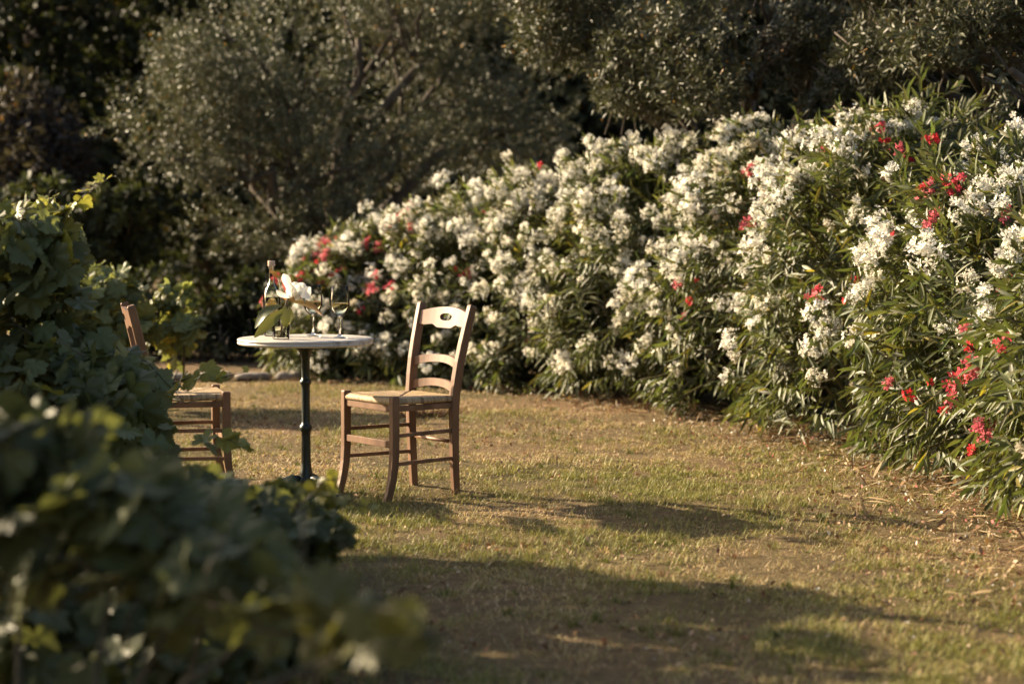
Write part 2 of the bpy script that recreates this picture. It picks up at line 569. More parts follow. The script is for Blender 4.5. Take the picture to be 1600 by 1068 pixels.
def litter():
    # crumbs of dry leaf over the lawn, and long fallen leaves under the hedge
    k = 15000
    y = rng.uniform(4.8, 16.5, k); x = rng.uniform(-1, 1, k) * (.262 * y + .3)
    cl = fbm(x * 2.3 + 3, y * 2.3, 55, 3)
    xe = np.interp(y, HEDGE[:, 1], HEDGE[:, 0])
    near = np.clip((x - xe + 1.2) / 1.2, 0, 1)
    keep = inside_lawn(x, y, .5) & (rng.random(k) < np.clip((cl - .45) * 4, .05, 1) + near)
    x, y = x[keep], y[keep]; k = len(x)
    pal = np.array([[.34, .22, .13], [.26, .145, .09], [.40, .28, .18], [.17, .10, .06], [.44, .33, .23]])
    c = pal[rng.integers(0, 5, k)] * rng.uniform(.7, 1.15, (k, 1))
    s = rng.uniform(.005, .013, k)
    nr = norm(rdir(k) + np.array([0, 0, .9])); tip = rdir(k)
    fr = frames_from(tip, nr)
    tv = [(-.5, -.6, .25), (0, -1, 0), (.5, -.5, .3), (-.55, .3, .1), (0, .2, -.15), (.6, .4, .2), (0, 1, .2)]
    tf = [(0, 1, 4, 3), (1, 2, 5, 4), (3, 4, 6), (4, 5, 6)]
    b = MB()
    b.stamp(tv, tf, fr, np.stack([x, y, gz(x, y) + rng.uniform(.004, .022, k)], -1), s, c)
    # long fallen oleander leaves and straw along the hedge foot
    k = 4200
    t = rng.uniform(5.5, 16.2, k)
    xe = np.interp(t, HEDGE[:, 1], HEDGE[:, 0])
    x = xe + rng.normal(.0, .28, k) + .1
    tip = norm(rdir(k) * np.array([1, 1, .25])); nr = norm(rdir(k) * .5 + np.array([0, 0, 1]))
    fr = frames_from(tip, nr)
    L = rng.uniform(.05, .14, k); W = np.where(rng.random(k) < .5, rng.uniform(.0015, .004, k), rng.uniform(.004, .009, k))
    pal = np.array([[.36, .25, .13], [.28, .17, .09], [.44, .34, .20], [.18, .11, .06]])
    c = pal[rng.integers(0, 4, k)] * rng.uniform(.7, 1.15, (k, 1))
    tv = [(-.3, 0, 0), (.3, 0, 0), (-1, .35, .02), (1, .35, .02), (-.8, .7, .0), (.8, .7, .0), (0, 1, -.03)]
    tf = [(0, 1, 3, 2), (2, 3, 5, 4), (4, 5, 6)]
    b.stamp(tv, tf, fr, np.stack([x, t, gz(x, t) + rng.uniform(.005, .05, k)], -1), np.stack([W, L, L], -1), c)
    k = 900
    t = rng.uniform(5.5, 16.2, k); xe = np.interp(t, HEDGE[:, 1], HEDGE[:, 0]); x = xe - np.abs(rng.normal(0, .35, k)) + .2
    c = np.where(rng.random((k, 1)) < .8, np.array([.72, .68, .58]), np.array([.55, .18, .16])) * rng.uniform(.6, 1.05, (k, 1))
    b.stamp([(-.5, -.6, .25), (0, -1, 0), (.5, -.5, .3), (-.55, .3, .1), (0, .2, -.15), (.6, .4, .2), (0, 1, .2)], [(0, 1, 4, 3), (1, 2, 5, 4), (3, 4, 6), (4, 5, 6)],
            frames_from(rdir(k), norm(rdir(k) + np.array([0, 0, .9]))), np.stack([x, t, gz(x, t) + rng.uniform(.012, .03, k)], -1), rng.uniform(.006, .012, k), c)
    tag(b.build('leaf_litter', M['litter']), 'dry fallen leaves and straw scattered on lawn and hedge foot', 'leaf litter', kind='stuff')


litter()


# ------------------------------------------------------------------ chairs
def chair_proto():
    root = empty('wooden_chair')
    D, WF, WR = .355, .432, .366
    xf, xr = D / 2, -D / 2
    W = M['chair_wood']
    ypost = lambda q: WR / 2 + np.interp(q, [.1, .45, .9], [0, .006, .034])
    for sy in (-1, 1):
        y = sy * WF / 2
        z = np.array([.489, .483, .40, .30, .22, .15, .10, .05, .0])
        dx = np.array([0, 0, 0, 0, .001, .006, .014, .026, .042])
        hw = np.array([.015, .0195, .0195, .0195, .0190, .0185, .018, .0172, .0165])
        b = MB(); b.sweep([(xf + d, y, q) for d, q in zip(dx, z)], hw, hw * .95, (1, 0, 0), .22)
        b.build('front_leg', W, root, False)
        y = sy * WR / 2
        z = np.array([0, .1, .25, .40, .47, .55, .63, .72, .82, .893, .90])
        dx = np.array([-.012, -.006, 0, .002, .0, -.009, -.021, -.040, -.064, -.083, -.085])
        hw = np.array([.017, .0185, .0195, .021, .022, .022, .0215, .021, .020, .019, .015])
        hy = hw * .86
        b = MB(); b.sweep([(xr + d, sy * ypost(q), q) for d, q in zip(dx, z)], hw, hy, (1, 0, 0), .22)
        b.build('rear_leg', W, root, False)

    def backx(z):
        return xr + np.interp(z, [.40, .47, .55, .63, .72, .82, .90], [.002, 0, -.009, -.021, -.040, -.064, -.085])

    def plate(cols, th, b, bowd):
        """cols: (y, zlow, zhigh) columns; a bowed board th thick"""
        n = len(cols); V = []
        for y, z0, z1 in cols:
            bow = -bowd * (1 - (y / .165) ** 2)
            y = y * ypost((z0 + z1) / 2) / (WR / 2)
            for zz in (z0, z1):
                xx = backx(zz) + bow
                V += [(xx + th / 2, y, zz), (xx - th / 2, y, zz)]
        F = []
        for i in range(n - 1):
            a, c = 4 * i, 4 * (i + 1)
            F += [(a, c, c + 2, a + 2), (a + 1, a + 3, c + 3, c + 1), (a + 2, c + 2, c + 3, a + 3), (a, a + 1, c + 1, c)]
        b.add(V, F)
        return V, n

    ys = np.linspace(-.172, .172, 41)
    top = lambda y: .862 + .024 * (1 - (y / .172) ** 2) ** 1.1

    def low(y):
        a = abs(y) / .172
        return .797 + .004 * math.exp(-((a - .52) / .12) ** 2) - .012 / (1 + math.exp((a - .38) * 26))
    hw, hh, hz = .044, .0185, .838

    def hole(y):
        k = max(0, 1 - (abs(y) / hw) ** 2.6) ** .5
        lo = hz - hh * k - .0005
        return lo, hz + hh * k * .9
    b = MB()
    left = [y for y in ys if y < -hw] + [-hw]; right = [hw] + [y for y in ys if y > hw]
    mid = np.linspace(-hw, hw, 25)
    plate([(y, low(y), top(y)) for y in left], .021, b, .022)
    plate([(y, low(y), top(y)) for y in right], .021, b, .022)
    plate([(y, low(y), hole(y)[0]) for y in mid], .021, b, .022)
    plate([(y, hole(y)[1], top(y)) for y in mid], .021, b, .022)
    b.build('top_rail', W, root, False)
    for z0, hgt in ((.618, .042), (.503, .042)):
        b = MB()
        ysl = np.linspace(-.172, .172, 25)
        plate([(y, z0 - hgt / 2 - .001 + .026 * (1 - (y / .172) ** 2), z0 + hgt / 2 + .024 * (1 - (y / .172) ** 2) - .006 * (1 - abs(y) / .172)) for y in ysl], .017, b, .026)
        b.build('back_slat', W, root, False)
    # seat rails
    b = MB(); b.sweep([(xf, -WF / 2 + .015, .432), (xf, WF / 2 - .015, .432)], .011, .017, (1, 0, 0)); b.build('seat_rail', W, root, False)
    b = MB(); b.sweep([(xr, -WR / 2 + .015, .428), (xr, WR / 2 - .015, .428)], .011, .014, (1, 0, 0)); b.build('seat_rail', W, root, False)
    for sy in (-1, 1):
        b = MB(); b.sweep([(xf - .015, sy * WF / 2, .430), (xr + .015, sy * WR / 2, .427)], .0105, .013, (0, 1, 0)); b.build('seat_rail', W, root, False)
    # stretchers
    b = MB(); b.sweep([(xf + .004, -WF / 2 + .012, .262), (xf + .004, WF / 2 - .012, .262)], .009, .016, (1, 0, 0)); b.build('stretcher', W, root, False)
    b = MB(); b.tube([(xr, -WR / 2 + .012, .252), (xr, 0, .252), (xr, WR / 2 - .012, .252)], [.008, .0095, .008], 12); b.build('stretcher', W, root)
    for sy in (-1, 1):
        for zz in (.304, .172):
            b = MB(); b.sweep([(xf - .008, sy * WF / 2, zz), (xr + .008, sy * WR / 2, zz + .003)], .0085, .0088, (0, 1, 0)); b.build('stretcher', W, root, False)
    # rush seat: four triangles of cord laid over the rails, meeting on the diagonals
    N = 96
    u = np.linspace(-1, 1, N); U, V_ = np.meshgrid(u, u, indexing='ij')          # U: back..front, V: side..side
    wid = lambda uu: (WR + (WF - WR) * (uu + 1) / 2) / 2 + .013
    X = U * (D / 2 + .017)
    Y = V_ * wid(U)
    edge = np.maximum(np.abs(U), np.abs(V_))
    side = np.abs(V_) > np.abs(U)
    cord = np.where(side, X / .0075, Y / .0075)
    cid = np.floor(cord).astype(int)
    ridge = np.abs(np.sin(cord * math.pi)) * .0035
    Z = .474 + .004 * (U * .5) - .016 * (1 - edge) ** 1.2 * .6 + ridge
    Z -= np.clip((edge - .92) / .08, 0, 1) ** 2 * .019
    diag = np.abs(np.abs(U) - np.abs(V_))
    Z -= .006 * np.exp(-(diag / .03) ** 2)
    # keep the cord out of the post corners
    hsh = hash2(cid + 50 * side, (U > 0).astype(int) * 3 + (V_ > 0).astype(int), 4)
    base = np.array([.46, .345, .20])
    dark = np.array([.25, .155, .075])
    tone = np.where(side, .35, .0) * (hsh < .6) + (hsh < .16) * .45
    C = base[None, None] * (1 - tone[..., None]) + dark[None, None] * tone[..., None]
    C = C * (.75 + .45 * hsh[..., None])
    b = MB()
    idx = np.arange(N * N).reshape(N, N)
    q = np.stack([idx[:-1, :-1], idx[1:, :-1], idx[1:, 1:], idx[:-1, 1:]], -1).reshape(-1, 4)
    # underside
    Zb = np.full_like(Z, .447) - 0 * Z
    Vall = np.concatenate([np.stack([X, Y, Z], -1).reshape(-1, 3), np.stack([X * .985, Y * .985, Zb], -1).reshape(-1, 3)])
    F = [tuple(f) for f in q] + [tuple(f[::-1] + N * N) for f in q]
    ring = np.concatenate([idx[:-1, 0], idx[-1, :-1], idx[1:, -1][::-1], idx[0, 1:][::-1]])
    for i in range(len(ring)):
        a, c = ring[i], ring[(i + 1) % len(ring)]
        F.append((a, a + N * N, c + N * N, c))
    b.add(Vall, F, np.concatenate([C.reshape(-1, 3), C.reshape(-1, 3) * .9]))
    b.build('rush_seat', M['rush'], root)
    return root


CH = chair_proto()
CH.location = (-.528, 9.47, float(gz(-.528, 9.46)) + .004)
CH.rotation_euler = (0, 0, 3.768)
tag(CH, 'brown ladder back chair in full view beside the table, facing left', 'chair', 'rush seated wooden chairs at the table')
CH2 = copy_tree(CH)
p2 = pt(353, 735, 10.15)
CH2.location = (-1.578, 9.54, float(gz(-1.578, 9.54)) + .004)
CH2.rotation_euler = (0, 0, R(15))
tag(CH2, 'brown rush seat chair half hidden behind the vine leaves, facing right', 'chair', 'rush seated wooden chairs at the table')

# ------------------------------------------------------------------ table
TX, TY = -.979, 9.42
TZ = float(gz(TX, TY))
T = empty('bistro_table', (TX, TY, TZ))
T.scale = (.965, .965, 1.014)
tag(T, 'round white marble topped table on a dark green iron pedestal', 'table')
b = MB()
b.lathe([(0, .708), (.30, .708), (.322, .7095), (.330, .713), (.333, .718), (.3325, .722), (.329, .7245), (.3285, .7265), (.331, .7285), (.3335, .7325), (.331, .7375), (.325, .74), (.315, .7408), (0, .7408)], 96)
b.build('marble_top', M['marble'], T)
b = MB()
b.lathe([(0, .705), (.062, .705), (.064, .700), (.060, .692), (.040, .684), (.030, .672), (.026, .655), (.0215, .645), (.0205, .560), (.0215, .545),
         (.027, .541), (.029, .533), (.027, .525), (.022, .520), (.0205, .50), (.0205, .35), (.022, .335), (.029, .33), (.0315, .318), (.029, .306), (.023, .300),
         (.022, .28), (.0235, .16), (.027, .125), (.033, .10), (.034, .085), (.040, .078), (.042, .066), (.040, .055), (.045, .045), (.05, .03), (.035, .012), (0, .012)], 40)
b.build('pedestal', M['cast_iron'], T)
b = MB(); b.sweep([(-.2, 0, .700), (.2, 0, .700)], .012, .0065, (0, 1, 0)); b.sweep([(0, -.2, .7015), (0, .2, .7015)], .012, .0055, (1, 0, 0))
b.build('top_bracket', M['cast_iron'], T, False)
for k in range(3):
    a = R(-45 + 120 * k)
    ca, sa = math.cos(a), math.sin(a)
    b = MB()
    P = [(.03, .075), (.07, .082), (.12, .070), (.17, .045), (.205, .022), (.235, .014), (.262, .020)]
    b.sweep([(r_ * ca, r_ * sa, z_) for r_, z_ in P], [.020, .018, .016, .015, .016, .020, .016], [.018, .016, .013, .012, .011, .012, .009], (-sa, ca, 0), .5)
    # scroll under the knee and claw pad
    sc = [(.10 + .030 * math.cos(t) * (1 - t / 9), .040 + .026 * math.sin(t) * (1 - t / 9)) for t in np.linspace(.8, 6.2, 14)]
    b.tube([(r_ * ca, r_ * sa, z_) for r_, z_ in sc], .0075, 8)
    b.lathe([(0, .0), (.022, .0), (.026, .008), (.022, .018), (.012, .026), (0, .028)], 16, (.245 * ca, .245 * sa, 0))
    b.build('foot', M['cast_iron'], T)

ZT = TZ + .7408 * 1.014


def on_table(px, Y):
    return ((px - 800) / FPX * Y / math.cos(PITCH) * 1.0, Y, ZT + .0006)


# bottle
bx, by, bz = on_table(425, 9.55)
B = empty('wine_bottle', (bx, by, bz))
tag(B, 'clear glass wine bottle, half full and stopped with a pale cork', 'bottle')
outer = [(0, .002), (.032, .0), (.0395, .003), (.041, .010), (.041, .198), (.039, .212), (.033, .228), (.024, .243), (.0175, .258), (.0155, .275), (.0148, .315), (.0168, .317), (.0168, .330), (.0155, .333)]
inner = [(.0105, .333), (.0105, .275), (.0125, .258), (.019, .243), (.029, .227), (.0345, .212), (.0375, .197), (.0375, .012), (.030, .008), (0, .016)]
b = MB(); b.lathe(outer + inner, 48); b.build('glass_body', M['bottle_glass'], B)
b = MB(); b.lathe([(0, .0165), (.0298, .009), (.0371, .0128), (.0371, .186), (0, .186)], 48); b.build('wine', M['bottle_wine'], B)
b = MB(); b.lathe([(0, .300), (.0098, .300), (.0101, .334), (.0172, .3345), (.0176, .337), (.0176, .359), (.0165, .361), (0, .361)], 24); b.build('cork', M['cork'], B)


def wine_glass(px, Y, label):
    g = empty('wine_glass', on_table(px, Y))
    tag(g, label, 'wine glass', 'wine glasses on the marble table')
    o = [(0, .0), (.040, .0), (.0405, .0012), (.036, .0028), (.018, .007), (.008, .013), (.0042, .024), (.0038, .06), (.0042, .088), (.008, .097), (.020, .106), (.034, .120), (.0435, .140), (.0475, .160), (.047, .185), (.043, .215), (.0382, .246)]
    i = [(.0373, .246), (.0421, .215), (.0461, .185), (.0466, .160), (.0426, .1405), (.033, .1212), (.019, .1075), (.007, .1005), (0, .099)]
    b = MB(); b.lathe(o[9:] + i, 48); b.build('bowl', M['glass'], g)
    b = MB(); b.lathe(o[:10] + [(.0065, .0985), (0, .0985)], 32); b.build('stem', M['stem_glass'], g)
    b = MB(); b.lathe([(0, .0998), (.0068, .1012), (.0186, .1082), (.0325, .1218), (.0420, .1408), (.0460, .160), (.0460, .166), (0, .166)], 48); b.build('wine', M['wine'], g)
    return g


wine_glass(489, 9.55, 'stemmed glass of white wine standing directly behind the magnolia flower')
wine_glass(531, 9.37, 'stemmed glass of white wine standing alone to the right of the flower')

# vase and magnolia
vx, vy, vz = on_table(439, 9.28)
Vz = empty('glass_vase', (vx, vy, vz))
tag(Vz, 'small clear glass tumbler holding the magnolia sprig', 'vase')
b = MB(); b.lathe([(0, .0), (.036, .0), (.039, .003), (.0435, .085), (.0428, .086), (.0415, .085), (.037, .008), (0, .008)], 40); b.build('glass_body', M['glass'], Vz)
b = MB(); b.lathe([(0, .0085), (.0366, .0086), (.0400, .058), (0, .058)], 40); b.build('water', M['water'], Vz)


def blade_leaf(b, base, tip, width, sag, nrm, fold=.25, n=9, prof=None, c=(1, 1, 1)):
    base, tip = np.asarray(base, float), np.asarray(tip, float)
    d = tip - base; L = np.linalg.norm(d); t = d / L
    nr = np.asarray(nrm, float); nr = nr - t * nr.dot(t); nr /= np.linalg.norm(nr)
    sd = np.cross(t, nr)
    V, F = [], []
    for i in range(n + 1):
        q = i / n
        w = width * (prof(q) if prof else (math.sin(math.pi * min(1, q * .96 + .02)) ** .75))
        cpt = base + d * q + nr * (sag * L * math.sin(math.pi * q))
        for j in (-1, -.5, 0, .5, 1):
            V.append(cpt + sd * (w * j) + nr * (fold * w * j * j + .04 * w * math.sin(q * 17 + j * 3)))
    for i in range(n):
        for j in range(4):
            a = i * 5 + j
            F.append((a, a + 1, a + 6, a + 5))
    b.add(V, F, c)


MG = empty('magnolia_sprig', (vx, vy, vz + .02))
tag(MG, 'white magnolia blossom with big green and rust backed leaves before the bottle', 'flower')


def mpt(zx, zy, Y):          # point on the enlarged view, relative to the sprig's base
    return pt(360 + zx / 5.933, 400 + zy / 5.933, Y - .38) - np.array([vx, vy, vz + .02])


J = mpt(520, 420, 9.63)
b = MB(); b.tube([(0, 0, -.008), J * .35 + np.array([-.004, .004, 0]), J * .7, J, mpt(560, 370, 9.63)], [.005, .0045, .004, .0045, .006], 8); b.build('twig', M['bark'], MG)
for base, tip, w, sag, nr, tint in (
        ((480, 455, 9.63), (228, 668, 9.60), .027, .22, (-.25, -.75, .65), (.75, .75, .8)),
        ((500, 490, 9.58), (222, 752, 9.52), .025, .05, (.15, -.95, .35), (1.5, 1.4, 1)),
        ((500, 460, 9.61), (512, 668, 9.60), .023, .06, (.3, -.95, .1), (.9, .9, .9)),
        ((545, 470, 9.62), (545, 640, 9.66), .018, .1, (.8, -.5, .3), (.7, .7, .8)),
        ((560, 420, 9.62), (852, 552, 9.60), .022, .16, (.2, .75, .72), (1, 1, 1)),
        ((540, 410, 9.63), (690, 430, 9.50), .020, .16, (.1, .75, .62), (1.1, 1, 1)),
        ((520, 410, 9.63), (425, 330, 9.66), .012, .10, (.2, .8, .5), (1.1, 1, 1)),
        ((440, 205, 9.85), (362, 132, 9.84), .013, .12, (.3, .8, .4), (1.3, 1.0, .9)),
        ((520, 400, 9.64), (640, 405, 9.70), .022, .15, (.1, -.6, .8), (.9, .9, .9))):
    b = MB(); blade_leaf(b, mpt(*base), mpt(*tip), w, sag, nr, .14, c=tint); b.build('leaf', M['magnolia_leaf'], MG)
b = MB(); b.tube([J, mpt(470, 300, 9.72), mpt(440, 205, 9.85)], [.003, .0025, .002], 6); b.build('twig', M['bark'], MG)
BL = empty('blossom', tuple(mpt(590, 375, 9.62))); BL.parent = MG
o0 = mpt(590, 375, 9.62)
pp = lambda q: (q ** .55) * (1.0 if q < .72 else max(0.12, 1 - ((q - .72) / .28) ** 2 * .9))
for tip, w, sag, nr in (((492, 165, 9.66), .027, -.12, (.45, -.85, .2)), ((545, 250, 9.56), .031, .28, (0, -1, .1)), ((640, 255, 9.57), .031, .26, (.2, -1, .1)),
                        ((745, 290, 9.62), .031, .15, (.3, -.85, -.3)), ((425, 315, 9.60), .021, .10, (-.2, -.8, -.5)), ((680, 250, 9.72), .030, -.2, (0, -1, .2)),
                        ((600, 240, 9.70), .031, -.22, (0, -1, .2)), ((740, 395, 9.58), .026, .12, (.3, -.7, .6)), ((650, 330, 9.55), .024, .2, (.1, -1, -.1))):
    b = MB(); blade_leaf(b, (0, 0, 0), mpt(*tip) - o0, w, sag, nr, .55, prof=pp, c=(1, 1, 1.0)); b.build('petal', M['white_petal'], BL)
b = MB(); b.tube([(0, 0, 0), (.003, -.004, .016), (.004, -.006, .03)], [.006, .008, .003], 10); b.build('flower_centre', M['litter'], BL)

# ------------------------------------------------------------------ stone edging at the back of the lawn
for i, (x0, x1, h) in enumerate(((-3.05, -2.66, .075), (-2.64, -2.33, .085), (-2.31, -2.00, .08), (-1.97, -1.72, .095), (-3.5, -3.07, .08))):
    N = 14
    b = MB()
    th = np.linspace(0, 2 * math.pi, 13)[:-1]
    V, F = [], []
    for a in range(N):
        s_ = -1 + 2 * a / (N - 1)
        sc = (1 - abs(s_) ** 5) ** .5 if abs(s_) < 1 else .35
        sc = max(sc, .4)
        for t in th:
            sq = 1 / max(abs(math.cos(t)), abs(math.sin(t))) ** .7
            rr = sc * sq * (1 + .16 * (vnoise(s_ * 3 + i * 9, t * 1.3, 5) - .5))
            V.append(((x0 + x1) / 2 + s_ * (x1 - x0) / 2, 16.55 + .1 * rr * math.cos(t) + .06 * i % .09, h * .3 + h * .42 * rr * math.sin(t)))
    for a in range(N - 1):
        for j in range(12):
            F.append((a * 12 + j, a * 12 + (j + 1) % 12, (a + 1) * 12 + (j + 1) % 12, (a + 1) * 12 + j))
    F.append(tuple(range(11, -1, -1))); F.append(tuple(range((N - 1) * 12, N * 12)))
    b.add(V, F)
    lab = ['pale edging stone seen left of the table stem, second of the row from the left', 'pale edging stone in the middle of the low row at the lawn end',
           'pale edging stone next to the end block, under the table top', 'separate pale end block of the edging, nearest the oleander hedge',
           'leftmost pale edging stone, beyond the half hidden chair seat'][i]
    tag(b.build('edging_stone', M['stone']), lab, 'stone', 'edging stones at the end of the lawn')

# ------------------------------------------------------------------ oleanders
LANCE_V, LANCE_F = [], []
for i, (q, w) in enumerate(((0, .12), (.22, .75), (.5, 1), (.78, .66), (1, .04))):
    dz = -.16 * q * q
    LANCE_V += [(-w, q, dz + .18 * w * .1), (0, q, dz - .01), (w, q, dz + .18 * w * .1)]
for i in range(4):
    for j in range(2):
        a = i * 3 + j
        LANCE_F.append((a, a + 1, a + 4, a + 3))


def flower_cluster_mesh(name, n, mat, rad, seed, tint, fsize, raw=False):
    r_ = np.random.default_rng(seed)
    # one five-petalled flower, opening along +Z
    V, F = [(0, 0, -.25)], []
    for k in range(5):
        a = k * 2 * math.pi / 5
        ring = [(.42, -.42, .05), (.95, -.36, .20), (1.0, .14, .10), (.72, .46, .16), (.36, .40, .05)]
        i0 = len(V)
        for rr, da, zz in ring:
            V.append((rr * math.cos(a + da), rr * math.sin(a + da), zz))
        V.append((.55 * math.cos(a), .55 * math.sin(a), .02)); c_ = len(V) - 1
        F += [(0, i0, c_), (i0, i0 + 1, c_), (i0 + 1, i0 + 2, c_), (i0 + 2, i0 + 3, c_), (i0 + 3, i0 + 4, c_), (i0 + 4, 0, c_)]
    d = r_.normal(size=(n, 3)); d[:, 2] = np.abs(d[:, 2]) * .9 + .1 * d[:, 2]; d = norm(d)
    rr = rad * r_.uniform(.45, 1.05, n)
    pos = d * rr[:, None] * np.array([1, 1, .95])
    nr = norm(d + r_.normal(size=(n, 3)) * .45)
    fr = frames_from(r_.normal(size=(n, 3)), nr)
    b = MB()
    cols = np.asarray(tint) * r_.uniform(.82, 1.08, (n, 1))
    b.stamp(V, F, fr, pos, r_.uniform(.75, 1.15, n) * fsize, cols)
    # flower stalks from the foot of the head
    foot = np.array([0, 0, -.6 * rad]) + pos * .1
    ln = np.linalg.norm(pos - foot, axis=1)
    b.stamp([(-1, 0, 0), (1, 0, 0), (0, 0, 1.2), (-1, 1, 0), (1, 1, 0), (0, 1, 1.2)], [(0, 1, 4, 3), (1, 2, 5, 4), (2, 0, 3, 5)],
            frames_from(pos - foot, r_.normal(size=(n, 3))), foot, np.stack([np.full(n, .0011), ln - fsize * .2, np.full(n, .0011)], -1), np.array([.22, .26, .12]) * np.ones((n, 1)))
    # buds
    nb = n // 2
    db = norm(r_.normal(size=(nb, 3)) + np.array([0, 0, .6]))
    bud = [(0, 0, 0), (.18, 0, .35), (0, .18, .35), (-.18, 0, .35), (0, -.18, .35), (0, 0, 1)]
    bf = [(0, 2, 1), (0, 3, 2), (0, 4, 3), (0, 1, 4), (1, 2, 5), (2, 3, 5), (3, 4, 5), (4, 1, 5)]
    b.stamp(bud, bf, frames_from(r_.normal(size=(nb, 3)), db), db * rad * .75, np.full(nb, fsize * 1.1), np.asarray(tint) * r_.uniform(.55, .85, (nb, 1)))
    if raw:
        return np.concatenate(b.v), tri_faces(b), np.ones((1, 3)) * np.asarray(tint)
    return b.mesh(name, mat)


def tri_faces(b):
    lp = np.concatenate(b.loops); t = np.concatenate(b.tot); st = np.concatenate([[0], np.cumsum(t)[:-1]])
    return [tuple(lp[a:a + n]) for a, n in zip(st, t)]


WHITE = [flower_cluster_mesh('white_flower_cluster', n, M['white_petal'], r_, 100 + i, ((1, 1, .98), (.97, .96, .92), (1, 1, .99), (.86, .80, .68), (1, .99, .97))[i], .0195) for i, (n, r_) in enumerate(((15, .06), (22, .074), (28, .086), (10, .046), (36, .10)))]
SMALL = [flower_cluster_mesh('f', n, None, r_, 150 + i, (.97, .95, .89), .019, True) for i, (n, r_) in enumerate(((7, .042), (11, .055), (16, .068)))]
PINK = [flower_cluster_mesh('pink_flower_cluster', n, M['pink_petal'], r_, 200 + i, t, .018) for i, (n, r_, t) in enumerate(((9, .045, (1, 1, 1)), (6, .035, (.9, .35, .35)), (12, .055, (1.05, 1.9, 1.7)), (5, .03, (.85, .3, .3))))]


